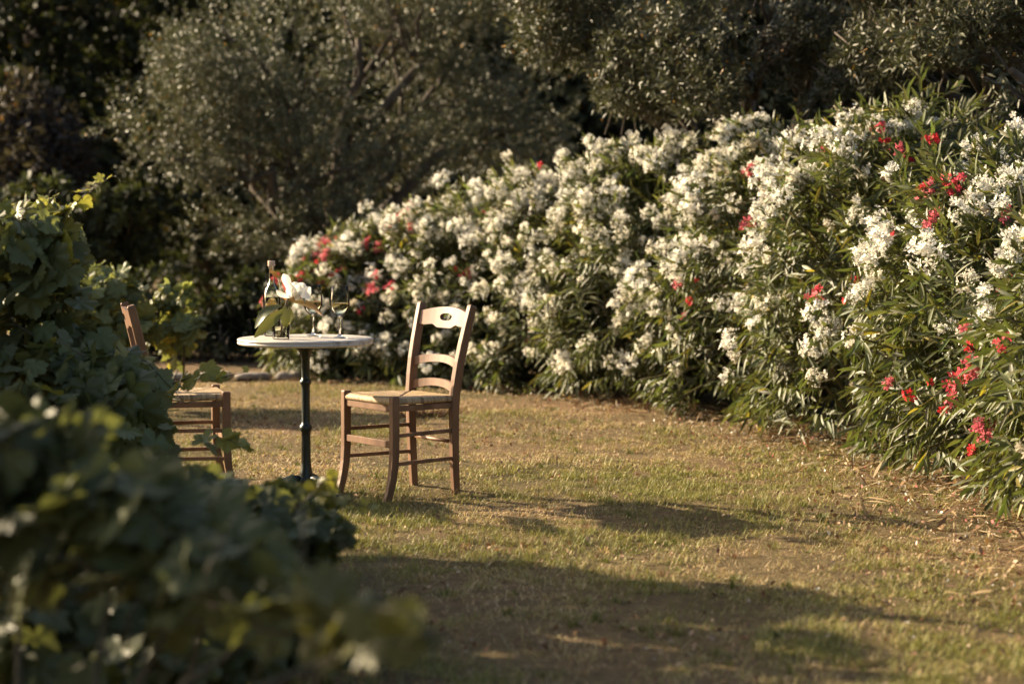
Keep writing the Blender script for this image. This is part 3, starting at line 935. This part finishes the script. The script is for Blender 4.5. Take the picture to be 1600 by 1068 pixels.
def oleander(cx, cy, rx, ry, h, rz, nshoot, nwhite, npink, label, seed, bright=1.0, extra=0):
    global rng
    rng = np.random.default_rng(seed)
    root = empty('oleander_bush', (cx, cy, 0))
    tag(root, label, 'bush', 'oleander bushes of the flowering hedge')
    k = nshoot
    # tip positions on and below a lumpy steep-sided dome
    th = rng.uniform(0, 2 * math.pi, k)
    zz = rng.uniform(.03, 1.0, k) ** .9
    prof = (1 - np.clip(zz, 0, 1) ** 3.2) ** .5
    prof = np.clip(prof, .0, 1) * (.92 + .08 * np.sin(np.clip(zz * 2.2, 0, 1.57)))
    topmask = rng.random(k) < .22
    rr = np.where(topmask, np.sqrt(rng.random(k)) * .75, 1.0)
    zt = np.where(topmask, (1 - (rr * .9) ** 3.2 * .5), zz)
    pr = np.where(topmask, rr, prof)
    lump = 1 + .30 * (fbm(th * 1.6 + seed, zt * 3.0, seed, 3) - .5) * 2 * .6
    inner = np.where(rng.random(k) < .35, rng.uniform(.55, .9, k), rng.uniform(.9, 1.06, k))
    lx = np.cos(th) * pr * rx * lump * inner; ly = np.sin(th) * pr * ry * lump * inner
    lz = zt * h * np.where(topmask, (.90 + .2 * fbm(lx * 1.5 + 7, ly * 1.5 + seed, seed + 3, 2)) * lump, 1) * (.85 + .15 * inner)
    ca, sa = math.cos(rz), math.sin(rz)
    tip = np.stack([lx * ca - ly * sa, lx * sa + ly * ca, np.maximum(lz, .07)], -1)
    rad = norm(tip * np.array([1, 1, 0]))
    low = np.clip(1 - tip[:, 2] / h, 0, 1)[:, None]
    axis = norm(rad * (.75 + .3 * low) + np.array([0, 0, 1]) * (.80 - 1.05 * low) + rdir(k) * .75)
    # leaves, in whorls along the last part of the shoot
    nl = 17
    q = np.tile(np.linspace(0, 1, nl), k)
    A = np.repeat(axis, nl, 0); Tp = np.repeat(tip, nl, 0); Lw = np.repeat(low, nl, 0)
    L0 = np.repeat(rng.uniform(.22, .34, k), nl)
    pos = Tp - A * (L0 * (1 - q))[:, None] + np.array([0, 0, 1]) * (-.05 * (1 - q) ** 2)[:, None]
    ph = np.tile(np.arange(nl) * 2.25, k) + np.repeat(rng.uniform(0, 6.28, k), nl)
    s1 = norm(np.cross(A, np.array([.3, .2, .93]))); s2 = np.cross(A, s1)
    side = s1 * np.cos(ph)[:, None] + s2 * np.sin(ph)[:, None]
    opn = (1.15 - .75 * q + rng.normal(0, .15, k * nl))[:, None]
    d = norm(A * np.cos(opn) + side * np.sin(opn) - np.array([0, 0, 1]) * (.12 + .75 * Lw))
    nr = norm(A * .8 - side * .5 + np.array([0, 0, .35]) + rdir(k * nl) * .3)
    Ls = rng.uniform(.09, .165, k * nl) * (1 - .25 * q ** 3); Ws = rng.uniform(.0085, .0125, k * nl)
    ok = pos[:, 2] > .03
    tint = np.array([1, 1, 1.0]) * rng.uniform(.6, 1.35, (k * nl, 1)) * bright
    yel = rng.random((k * nl, 1)) < .02
    tint = np.where(yel, tint * np.array([2.6, 1.9, 1.0]), tint * (1 + rng.normal(0, .06, (k * nl, 3))))
    b = MB()
    b.stamp(LANCE_V, LANCE_F, frames_from(d, nr)[ok], pos[ok], np.stack([Ws, Ls, Ls], -1)[ok], tint[ok])
    b.build('foliage', M['oleander_leaf'], root)
    # canes
    b = MB()
    for i in range(0, k, max(1, k // 70)):
        t = tip[i]; g = np.array([t[0] * .18, t[1] * .18, 0]) + rng.normal(0, .06, 3) * np.array([1, 1, 0])
        mid = g * .5 + t * .5 + np.array([0, 0, .12 * h]); mid[:2] -= t[:2] * .12
        b.tube([g, mid, t - axis[i] * .1, t], [.013, .009, .005, .003], 5)
    b.build('stem', M['green_stem'], root)
    # flower heads stand at shoot tips on the outside
    cand = np.where((inner > .88) & (tip[:, 2] > .14 * h))[0]
    rng.shuffle(cand)
    # prefer the upper part, some below
    wgt = np.clip(tip[cand, 2] / h * 1.1 - .02, .15, .62) * np.clip(.55 + (rad[cand] * np.array([-.75, -.66, 0])).sum(-1) * .9, .06, 1)   # the sunny lawn side flowers most
    wgt = wgt * np.clip((fbm(tip[cand, 0] * 2.2 + tip[cand, 1] * 1.7 + seed, tip[cand, 2] * 2.4 + tip[cand, 1], seed + 5, 3) - .30) * 4.0, .15, 1.2)      # uneven flush
    cand = cand[np.argsort(-rng.random(len(cand)) ** (1 / wgt))]
    nshow = min(len(cand), nwhite + npink)
    cand = cand[:nshow]; rng.shuffle(cand); nwhite = int(nshow * nwhite / max(1, nwhite + npink))
    # pink heads grow in groups
    if npink:
        lowc = cand[tip[cand, 2] < .55 * h]
        pool = np.concatenate([lowc, lowc, lowc, lowc, cand]) if cx > 2.5 else cand
        anc = tip[pool[rng.integers(0, len(pool), max(1, npink // 4))]]
        dist = np.min(np.linalg.norm(tip[cand][:, None] - anc[None], axis=2), 1)
        cand = cand[np.argsort(-dist)]
    if extra:
        rest = np.setdiff1d(np.where((inner > .88) & (tip[:, 2] > .14 * h) & ((rad * np.array([-.75, -.66, 0])).sum(-1) > -.2))[0], cand)
        rng.shuffle(rest)
        FB = MB()
        for i in rest[:extra]:
            tv, tf, tc = SMALL[rng.integers(0, len(SMALL))]
            zax = norm(axis[i] + rad[i] * .4)[None]
            FB.stamp(tv, tf, frames_from(np.cross(zax, rdir(1)), zax), (tip[i] + zax[0] * rng.uniform(-.08, .04))[None], np.array([rng.uniform(.8, 1.25)]), tc)
        tag(FB.build('small_flowers', M['white_petal'], root), kind='stuff')
    for j, i in enumerate(cand):
        pk = j >= nwhite
        me = (PINK[rng.integers(0, 4) if cx > 1.5 else (0, 2, 2, 1)[rng.integers(0, 4)]] if pk else WHITE[rng.integers(0, len(WHITE))])
        o = bpy.data.objects.new('flower_cluster', me)
        o['label'] = 'pink flower cluster' if pk else 'white flower cluster'
        col.objects.link(o); o.parent = root
        ax_ = norm(axis[i] + rad[i] * .4 + np.array([0, 0, .2]))
        o.location = tip[i] + ax_ * rng.uniform(-.06, .05)
        o.rotation_euler = Vector(ax_).to_track_quat('Z', 'Y').to_euler()
        s_ = rng.uniform(.65, 1.4)
        o.scale = (s_, s_, s_ * rng.uniform(.9, 1.3))
    return root


BUSHES = [
    (3.00, 6.9, 1.0, 1.05, 1.55, 560, 18, 26, 'oleander bush at the right picture edge, nearest the camera, with red flowers low down'),
    (2.92, 8.6, 1.02, 1.15, 1.48, 820, 52, 36, 'tall oleander bush at the right with heavy white flower heads and red sprays'),
    (2.75, 10.4, 1.02, 1.15, 1.60, 800, 56, 26, 'leafy oleander bush under the right olive, white and pink flowers mixed'),
    (2.40, 12.1, 1.05, 1.15, 1.90, 760, 68, 20, 'oleander bush with upright leafy shoots rising above the hedge line'),
    (1.90, 13.7, 1.05, 1.05, 1.86, 720, 100, 10, 'oleander bush thick with white flowers below the overhanging olive branches'),
    (1.15, 14.85, 1.05, 1.05, 1.80, 720, 100, 6, 'oleander bush crowned by a dense dome of white flowers, right of the dark gap'),
    (.42, 15.8, 1.0, 1.0, 1.62, 660, 98, 14, 'white oleander bush directly right of the chair back, a few coral flowers'),
    (-.32, 16.4, .95, .95, 1.40, 600, 84, 18, 'oleander bush behind the chair back with pink heads near the top rail'),
    (-1.00, 16.8, .85, .85, 1.27, 520, 56, 26, 'low oleander bush behind the wine glasses with pink flower spikes'),
    (-1.52, 16.95, .62, .75, 1.12, 380, 34, 24, 'small oleander bush at the far left end of the hedge, behind the table'),
]
for i, (x, y, rx, ry, h, ns, nw, npk, lab) in enumerate(BUSHES):
    oleander(x, y, rx, ry, h, 0, ns, nw, npk, lab, 300 + i, extra=(0, 0, 10, 45, 100, 120, 120, 100, 60, 20)[i])

# ------------------------------------------------------------------ trees
OL_V = [(0, 0, 0), (-1, .4, .06), (0, .45, -.02), (1, .4, .06), (0, 1, -.05)]
OL_F = [(0, 2, 1), (0, 3, 2), (1, 2, 4), (2, 3, 4)]


def limb(b, p0, p1, r0, r1, wob=.12, n=7):
    p0, p1 = np.asarray(p0, float), np.asarray(p1, float)
    L = np.linalg.norm(p1 - p0)
    P = [p0 + (p1 - p0) * t + rng.normal(0, wob * L * .25, 3) * math.sin(math.pi * t) + np.array([0, 0, .12 * L * math.sin(math.pi * t) * .5]) for t in np.linspace(0, 1, n)]
    b.tube(P, np.linspace(r0, r1, n), 8)
    return P


def tree(name, base, lumps, ntwig, label, group, seed, mat, leafL, leafW, trunk_r=.16, nl=16, twigL=.30, droop=.15, shell=.35, tintv=(.6, 1.35), cat='tree', fork=.35, gap=0.0):
    """lumps: (x, y, z, rx, ry, rz) world ellipsoids that the crown fills"""
    global rng
    rng = np.random.default_rng(seed)
    base = np.array([base[0], base[1], 0.0])
    root = empty(name, tuple(base))
    tag(root, label, cat, group)
    lumps = np.array(lumps, float)
    vol = lumps[:, 3] * lumps[:, 4] * lumps[:, 5]
    wt = vol ** .75; wt /= wt.sum()
    li = rng.choice(len(lumps), ntwig, p=wt)
    d = rdir(ntwig)
    rr = np.where(rng.random(ntwig) < shell, rng.uniform(.0, .85, ntwig) ** .5, rng.uniform(.86, 1.08, ntwig))
    lum = 1 + 1.0 * (fbm(d[:, 0] * 2 + li * 5 + 9, d[:, 2] * 2 + d[:, 1] * 2 + seed, seed, 3) - .5)
    c = lumps[li, :3]; ra = lumps[li, 3:]
    tip = c + d * ra * (rr * lum)[:, None] - base
    if gap:
        w = tip + base
        nz = fbm(w[:, 0] * 1.5 + w[:, 1] * .5 + 20, w[:, 2] * 1.7 + w[:, 1] * .6 + 30, seed + 4, 3)
        kp = nz > gap
        tip, d = tip[kp], d[kp]; ntwig = len(tip)
    axis = norm(d * .9 + rdir(ntwig) * .6 + np.array([0, 0, .25 - droop]))
    q = np.tile(np.linspace(0, 1, nl), ntwig)
    A = np.repeat(axis, nl, 0)
    tl = np.repeat(rng.uniform(.6, 1.2, ntwig) * twigL, nl)
    pos = np.repeat(tip, nl, 0) - A * (tl * (1 - q))[:, None]
    ph = np.tile(np.arange(nl) * 1.85, ntwig) + np.repeat(rng.uniform(0, 6.28, ntwig), nl)
    s1 = norm(np.cross(A, np.array([.3, .2, .93]))); s2 = np.cross(A, s1)
    side = s1 * np.cos(ph)[:, None] + s2 * np.sin(ph)[:, None]
    K = ntwig * nl
    dd = norm(A * .75 + side * .85 + rdir(K) * .25)
    nr = norm(A * .5 - side * .4 + rdir(K) * .7 + np.array([0, 0, .3]))
    Ls = rng.uniform(.7, 1.2, K) * leafL; Ws = rng.uniform(.75, 1.2, K) * leafW
    tw = np.repeat(rng.uniform(.8, 1.2, (ntwig, 1)), nl, 0)
    tint = np.ones((K, 3)) * rng.uniform(*tintv, (K, 1)) * tw
    odd = rng.random((K, 1)) < .012
    tint = np.where(odd, tint * np.array([3.4, 1.9, .9]), tint)
    ok = pos[:, 2] > .1
    b = MB()
    b.stamp(OL_V, OL_F, frames_from(dd, nr)[ok], pos[ok], np.stack([Ws, Ls, Ls], -1)[ok], tint[ok])
    b.build('crown', mat, root)
    b = MB()
    hub = np.array([0, 0, fork * (lumps[:, 2].mean())])
    P = limb(b, (0, 0, -.05), hub, trunk_r * 1.15, trunk_r * .8, .15)
    for L in lumps:
        e = L[:3] - base
        Q = limb(b, hub, e, trunk_r * .5, trunk_r * .16, .2)
        for _ in range(4):
            f = e + rdir(1)[0] * L[3:] * .8
            limb(b, Q[4], f, trunk_r * .15, .008, .15, 5)
    # the twigs that carry the leaves
    for i in range(0, ntwig, max(1, ntwig // 160)):
        b.tube([tip[i] - axis[i] * twigL * 1.6, tip[i] - axis[i] * twigL * .6, tip[i]], [.006, .004, .002], 4)
    b.build('trunk', M['bark'], root)
    return root


def lump(px, py, Y, rpx, rpy, ry=None):
    c = pt(px, py, Y)
    k = Y / FPX
    return (c[0], c[1], c[2], rpx * k, ry or rpx * k, rpy * k)


OG = 'silver leaved olive trees behind the hedge'
# big olive left of centre
tree('olive_tree', (-1.95, 20.8), [lump(300, 190, 20.2, 120, 120), lump(420, 110, 20.6, 150, 130), lump(560, 60, 21.3, 170, 150), lump(700, 110, 21.5, 150, 160),
      lump(800, 190, 22.0, 110, 110), lump(480, 260, 20.4, 150, 100), lump(620, 250, 21.2, 140, 110), lump(420, 350, 20.6, 110, 65), lump(520, 360, 21.0, 100, 60), lump(280, 90, 21.0, 60, 60), lump(640, -60, 21.5, 230, 120)],
     9000, 'large silvery olive tree in the background, left of centre behind the table', OG, 501, M['olive_leaf'], .052, .0088, .2, 18, .30, .05, shell=.22, gap=.385)
# olives above the hedge at the right, shade put into darker leaf tints
tree('olive_tree', (2.0, 16.6), [lump(900, 40, 15.6, 120, 75), lump(1020, 90, 15.0, 120, 75), lump(1130, 40, 14.6, 150, 100), lump(1130, 140, 14.4, 110, 60), lump(1000, 145, 15.0, 90, 45), lump(1260, 60, 14.8, 130, 90), lump(1000, -60, 16.0, 260, 100)],
     4200, 'dark olive branches overhanging the white oleanders in the upper middle', OG, 502, M['olive_leaf'], .062, .0085, .18, 18, .32, .2, tintv=(.40, 1.15), gap=.40)
tree('olive_tree', (3.9, 13.6), [lump(1390, 60, 13.6, 110, 80), lump(1500, 70, 12.6, 110, 90), lump(1580, 110, 12.2, 90, 70), lump(1340, 140, 14.2, 100, 45), lump(1650, 40, 12.6, 140, 140), lump(1480, -70, 13.4, 230, 100)],
     4000, 'dark olive tree in the upper right corner above the tall oleanders', OG, 503, M['olive_leaf'], .062, .0085, .16, 18, .30, .2, tintv=(.40, 1.15), gap=.40)

# the wood behind, its shade carried by the dark leaf colour
WG = 'trees of the dark wood behind the garden'
WOOD = [
    (-6.6, 27.5, 3.1, 2.4, 'dark tree at the left picture edge, tallest behind the vine'),
    (-4.6, 30.0, 2.9, 2.6, 'dark tree between the left edge tree and the big olive'),
    (-2.4, 29.0, 2.9, 2.4, 'dark tree half covered by the left side of the big olive'),
    (-.2, 28.0, 3.0, 2.3, 'dark tree standing right behind the big olive crown'),
    (1.9, 27.0, 3.0, 2.2, 'dark tree showing through the gap right of the big olive'),
    (4.0, 26.0, 3.2, 2.3, 'dark tree hidden behind the overhanging middle olive'),
    (6.2, 24.0, 3.2, 2.3, 'dark tree behind the upper right corner olive'),
]
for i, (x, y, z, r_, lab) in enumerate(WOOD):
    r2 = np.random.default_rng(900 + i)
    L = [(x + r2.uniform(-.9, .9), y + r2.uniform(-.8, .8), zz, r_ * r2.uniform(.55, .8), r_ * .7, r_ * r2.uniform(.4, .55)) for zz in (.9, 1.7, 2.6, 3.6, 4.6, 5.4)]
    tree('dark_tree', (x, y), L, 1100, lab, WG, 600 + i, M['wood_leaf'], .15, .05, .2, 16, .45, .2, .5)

# shrubs at the left, beyond the vine
SG = 'shrubs at the edge of the wood'
tree('shrub', (-4.35, 21.5), [lump(170, 330, 21.5, 70, 45), lump(120, 390, 21.3, 60, 40), lump(200, 400, 21.6, 55, 60), lump(60, 330, 21.8, 60, 60)],
     420, 'yellowish green shrub in weak light behind the top of the vine', SG, 701, M['wood_leaf'], .11, .035, .05, 16, .3, .1, .4, (1.2, 2.4), 'shrub', .4)
tree('shrub', (-5.6, 23.5), [lump(40, 190, 23.5, 80, 70), lump(90, 250, 23.0, 70, 60), lump(20, 280, 23.2, 70, 60), lump(60, 340, 23.0, 90, 60)],
     600, 'brownish shrub at the left picture edge above the vine', SG, 702, leaf_mat('brown_leaf', (.045, .037, .033), .2, .7, spec=.2), .10, .03, .06, 16, .3, .1, .4, (.6, 1.5), 'shrub', .4)

tree('shrub', (-2.75, 19.0), [lump(385, 500, 19.0, 75, 75), lump(320, 530, 18.8, 70, 60), lump(420, 555, 18.6, 55, 40), lump(350, 570, 18.4, 70, 30)],
     520, 'dark shrub filling the gap behind the table, left of the hedge end', SG, 703, M['wood_leaf'], .09, .025, .04, 16, .3, .1, .3, (.6, 1.3), 'shrub', .4)
tree('shrub', (-3.9, 19.4), [lump(230, 500, 19.4, 80, 75), lump(160, 540, 19.2, 80, 60), lump(250, 560, 19.0, 70, 40)],
     480, 'dark shrub behind the blurred vine and the half hidden chair', SG, 704, M['wood_leaf'], .09, .025, .04, 16, .3, .1, .3, (.6, 1.3), 'shrub', .4)

# ------------------------------------------------------------------ grapevines
def grape_leaf(seed):
    r_ = np.random.default_rng(seed)
    ang = np.array([0, 12, 24, 31, 41, 54, 68, 80, 88, 100, 116, 134, 152, 166, 176]); rad = np.array([1.0, .87, .78, .66, .78, .92, .80, .74, .63, .74, .76, .70, .60, .44, .14])
    A, Rr = [], []
    for a, q in zip(ang, rad):
        A.append(a); Rr.append(q)
    fa = np.array(A); fr_ = np.array(Rr)
    # finer, toothed outline
    aa = np.linspace(0, 176, 27); rr = np.interp(aa, fa, fr_) * (1 + .055 * np.where(np.arange(27) % 2 == 0, 1, -1))
    full_a = np.concatenate([-aa[::-1], aa[1:]]); full_r = np.concatenate([rr[::-1], rr[1:]])
    full_r = full_r * (1 + r_.normal(0, .03, len(full_r)))
    t = np.radians(full_a)
    n = len(t)
    V = [(0, 0, 0)]
    cup, tw = r_.uniform(-.34, .16), r_.uniform(-.3, .3)
    def zf(x, y, q, th):
        return cup * q * q + .07 * q * math.cos(th * 6.5) * (1 if q > .2 else 0) + tw * x * y - .12 * max(y, 0) ** 2
    for k in (.5, 1):
        for th, q in zip(t, full_r):
            x, y = k * q * math.sin(th), k * q * math.cos(th)
            V.append((x, y, zf(x, y, k * q, th) * 1.0))
    F = []
    for i in range(n - 1):
        F.append((0, 1 + i + 1, 1 + i))
        F.append((1 + i, 1 + i + 1, 1 + n + i + 1, 1 + n + i))
    return V, F


GRAPE = [grape_leaf(s) for s in (1, 2, 3, 4, 5)]
PET_V = [(-.02, 0, 0), (.02, 0, 0), (0, 0, .03), (-.013, 1, 0), (.013, 1, 0), (0, 1, .02)]
PET_F = [(0, 1, 4, 3), (1, 2, 5, 4), (2, 0, 3, 5)]


def grapevine(base, lumps, label, seed, dens=1.0, size=(.055, .105), canes=True, shoots=(), bright=1.0, stint=1.0, yellow=.10):
    """lumps: (x,y,z,rx,ry,rz,count)"""
    global rng
    rng = np.random.default_rng(seed)
    base = np.array([base[0], base[1], 0.0])
    root = empty('grapevine', tuple(base))
    tag(root, label, 'grapevine', 'grapevines along the left side')
    P, O, LI = [], [], []
    for L in lumps:
        n = int(L[6] * dens)
        d = rdir(n); d[:, 2] = np.where(rng.random(n) < .6, np.abs(d[:, 2]), d[:, 2])
        r_ = np.where(rng.random(n) < .45, rng.uniform(.25, .9, n), rng.uniform(.85, 1.1, n))
        P.append(np.array(L[:3]) + d * np.array(L[3:6]) * r_[:, None]); O.append(d)
    for sh in shoots:                         # single shoots with a few leaves that get smaller to the tip
        sh = np.asarray(sh, float)
    P = np.concatenate(P) - base; O = np.concatenate(O)
    ok = P[:, 2] > .03
    P, O = P[ok], O[ok]
    n = len(P)
    nr = norm(O * .45 + np.array([-.42, -.20, .60]) + rdir(n) * .5)
    tp = norm(O * .35 + np.array([0, 0, -.55]) + rdir(n) * .6)
    S = rng.uniform(*size, n)
    tint = np.ones((n, 3)) * rng.uniform(.65, 1.35, (n, 1)) * bright
    yg = rng.random((n, 1)) < yellow
    tint = np.where(yg, tint * np.array([1.9, 1.6, 1.0]), tint)
    b = MB()
    sel = rng.integers(0, len(GRAPE), n)
    fr = frames_from(tp, nr)
    for g in range(len(GRAPE)):
        m_ = sel == g
        b.stamp(*GRAPE[g], fr[m_], P[m_], S[m_], tint[m_])
    # leaf stalks
    dirp = norm(-O + np.array([0, 0, -.4]) + rdir(n) * .5)
    b.stamp(PET_V, PET_F, frames_from(dirp, rdir(n)), P, rng.uniform(.05, .09, n), tint * np.array([1.6, 1.1, .8]))
    ST = MB(); TD = []
    for sh in shoots:
        sh = np.asarray(sh, float) - base
        m_ = len(sh)
        tt = np.linspace(0, m_ - 1, 4 * m_)
        path = np.stack([np.interp(tt, np.arange(m_), sh[:, i]) for i in range(3)], -1)
        path += np.cumsum(rng.normal(0, .002, path.shape), 0)
        ST.tube(path, np.linspace(.0035, .0012, len(path)), 6)
        for i in range(2, len(path), 2):
            q = i / (len(path) - 1)
            s_ = .075 * (1 - q) ** .8 + .012
            dr = rdir(1)[0]
            pos = path[i] + dr * .02
            v, f = GRAPE[i % 5]
            b.stamp(v, f, frames_from(norm((dr + np.array([0, 0, -.5]))[None]), norm((rdir(1)[0] * .5 + np.array([-.2, -.4, .7]))[None])), pos[None], np.array([s_]), np.array([[1.7, 1.5, 1.0]]) * (1 + .5 * q) * stint)
            if rng.random() < .45:
                a0 = path[i]; dd = norm(rdir(1)[0] + np.array([.4, 0, .1]))
                TD.append(MB()); TD[-1].tube([a0 + dd * (.07 * t_) + np.array([math.sin(t_ * 7) * .012 * t_, 0, math.cos(t_ * 7) * .012 * t_ - .012 * t_ * t_]) for t_ in np.linspace(0, 1.3, 12)], np.linspace(.0014, .0006, 12), 5)
    b.build('foliage', M['vine_leaf'], root)
    for L in lumps:
        e = np.array(L[:3]) - base
        g = np.array([rng.uniform(-.1, .1), rng.uniform(-.1, .1), -.02])
        pth = [g, g * .5 + e * .3 + rng.normal(0, .08, 3), e * .7 + rng.normal(0, .08, 3), e, e + rng.normal(0, .6, 3) * np.array(L[3:6])]
        tt = np.linspace(0, 4, 17)
        pp_ = np.stack([np.interp(tt, range(5), [q[i] for q in pth]) for i in range(3)], -1)
        pp_[:, 2] = np.maximum(pp_[:, 2], -.02)
        ST.tube(pp_, np.linspace(.009, .003, 17), 6)
        for _ in range(6):
            a0 = e + rng.normal(0, .6, 3) * np.array(L[3:6]); dd = rdir(1)[0] * .2
            ST.tube([a0, a0 + dd * .5 + rng.normal(0, .02, 3), a0 + dd], [.003, .0025, .0015], 5)
    ST.build('stem', M['vine_stem'], root)
    for t_ in TD: t_.build('tendril', M['green_stem'], root)
    return root


def vl(px, py, Y, rpx, rpy, n, ry=None):
    l = lump(px, py, Y, rpx, rpy, ry)
    return (*l, n)


# middle vine: the leafy bank at the left, running on out of the picture
grapevine((-1.95, 8.0), [vl(40, 400, 8.2, 80, 80, 150, .4), vl(-40, 470, 8.2, 150, 150, 190, .5), vl(75, 480, 8.1, 60, 80, 90, .3), vl(70, 580, 8.0, 120, 75, 200, .5),
                         vl(165, 603, 7.9, 72, 50, 140, .4), vl(190, 635, 7.8, 55, 42, 110, .4), vl(135, 690, 7.6, 125, 65, 200, .5), vl(0, 700, 7.6, 160, 130, 200, .5), vl(190, 760, 7.6, 75, 50, 130, .4), vl(100, 820, 7.2, 260, 110, 260, .5),
                         (-2.8, 7.75, .9, .58, .85, .74, 850), (-2.5, 6.5, .7, .5, .9, .65, 380)],  # unseen clumps outside the frame, added to cast shade on the lawn
          'tall grapevine bank at the left, its sunlit top in front of the wood', 801, dens=.8,
          shoots=([pt(90, 370, 8.2), pt(100, 335, 8.1), pt(125, 315, 8.05), pt(150, 295, 8.0), pt(186, 274, 8.0)],
                  [pt(270, 600, 7.8), pt(310, 585, 7.8), pt(345, 588, 7.8), pt(388, 573, 7.8)],
                  [pt(300, 690, 7.5), pt(340, 680, 7.5), pt(370, 690, 7.5), pt(395, 705, 7.5)],
                  [pt(20, 370, 8.2), pt(40, 335, 8.2), pt(70, 318, 8.1), pt(88, 305, 8.1)]))
# nearer vine, low, shade put into its dimmed tint, over the lawn's left corner
grapevine((-1.1, 5.6), [vl(410, 825, 6.0, 95, 58, 150), vl(480, 850, 5.8, 50, 50, 50), vl(300, 850, 5.6, 160, 110, 200), vl(120, 900, 5.2, 240, 140, 240), vl(330, 990, 5.2, 150, 100, 150), vl(80, 1040, 4.8, 260, 120, 180), vl(470, 1000, 5.3, 70, 80, 60),
                        (-2.2, 4.9, 1.05, .5, .8, .95, 420), (-2.0, 3.9, 1.05, .45, .7, .95, 380)],  # tall unseen clumps out of frame, added to keep sun off the near leaves
          'dark shaded grapevine in the lower left, behind the blurred leaves', 802, dens=.85, bright=.75, stint=.8, yellow=.05, size=(.055, .10),
          shoots=([pt(440, 800, 6.0), pt(500, 770, 6.0), pt(540, 785, 6.0), pt(580, 800, 6.0)], [pt(470, 770, 6.0), pt(505, 750, 5.9), pt(530, 745, 5.9)]))
# nearest vine: out of focus leaves in front of the camera, tinted dim as if shaded
grapevine((-.85, 3.5), [vl(60, 715, 4.1, 130, 70, 60), vl(205, 795, 3.9, 125, 62, 80), vl(335, 895, 3.7, 90, 60, 56), vl(230, 900, 3.9, 190, 70, 60), vl(455, 950, 3.5, 75, 38, 20), vl(548, 975, 3.3, 45, 22, 7), vl(40, 850, 4.0, 150, 100, 60), vl(610, 990, 3.2, 24, 12, 3)],
          'nearest grapevine at the lower left, its leaves blurred in front of the camera', 803, dens=.62, size=(.055, .095), yellow=0, bright=.8, stint=.42,
          shoots=([pt(480, 910, 3.3), pt(540, 940, 3.2), pt(590, 955, 3.1), pt(640, 965, 3.0)], [pt(500, 950, 3.3), pt(560, 990, 3.2), pt(620, 1010, 3.1), pt(700, 1015, 3.0)]))
# further vine plants behind the half hidden chair
grapevine((-3.1, 14.0), [vl(150, 470, 14.0, 75, 55, 190), vl(90, 500, 13.6, 70, 70, 150), vl(190, 530, 13.8, 60, 50, 110)],
          'blurred green grapevine behind the back post of the half hidden chair', 804, size=(.06, .10), bright=1.25)
grapevine((-2.4, 14.2), [vl(270, 480, 14.2, 35, 38, 70), vl(300, 520, 14.0, 22, 30, 30), vl(262, 540, 14.1, 35, 40, 50)],
          'small bright grapevine sapling right of the half hidden chair post', 805, size=(.055, .09), bright=1.5)

# dry tuft behind the chair
rng = np.random.default_rng(77)
b = MB()
k = 420
c0 = pt(668, 655, 13.3)
az = rng.uniform(0, 2 * math.pi, k); rr = np.abs(rng.normal(0, .09, k))
pos = np.stack([c0[0] + np.cos(az) * rr * 1.5, 13.3 + np.sin(az) * rr, np.zeros(k)], -1)
tipd = norm(np.stack([np.cos(az) * .8, np.sin(az) * .8, rng.uniform(.1, .9, k)], -1) + rdir(k) * .4); tipd[:, 2] = np.abs(tipd[:, 2])
b.stamp([(-1, 0, 0), (1, 0, 0), (.8, .6, 0), (-.8, .6, 0), (0, 1, -.1)], [(0, 1, 2, 3), (3, 2, 4)], frames_from(tipd, rdir(k)), pos, np.stack([np.full(k, .003), rng.uniform(.05, .13, k), np.full(k, .1)], -1),
        np.array([.22, .12, .07]) * rng.uniform(.6, 1.3, (k, 1)))
tag(b.build('dry_weed_tuft', M['litter']), 'small brown dry weed tuft on the lawn seen between the chair legs', 'weed')
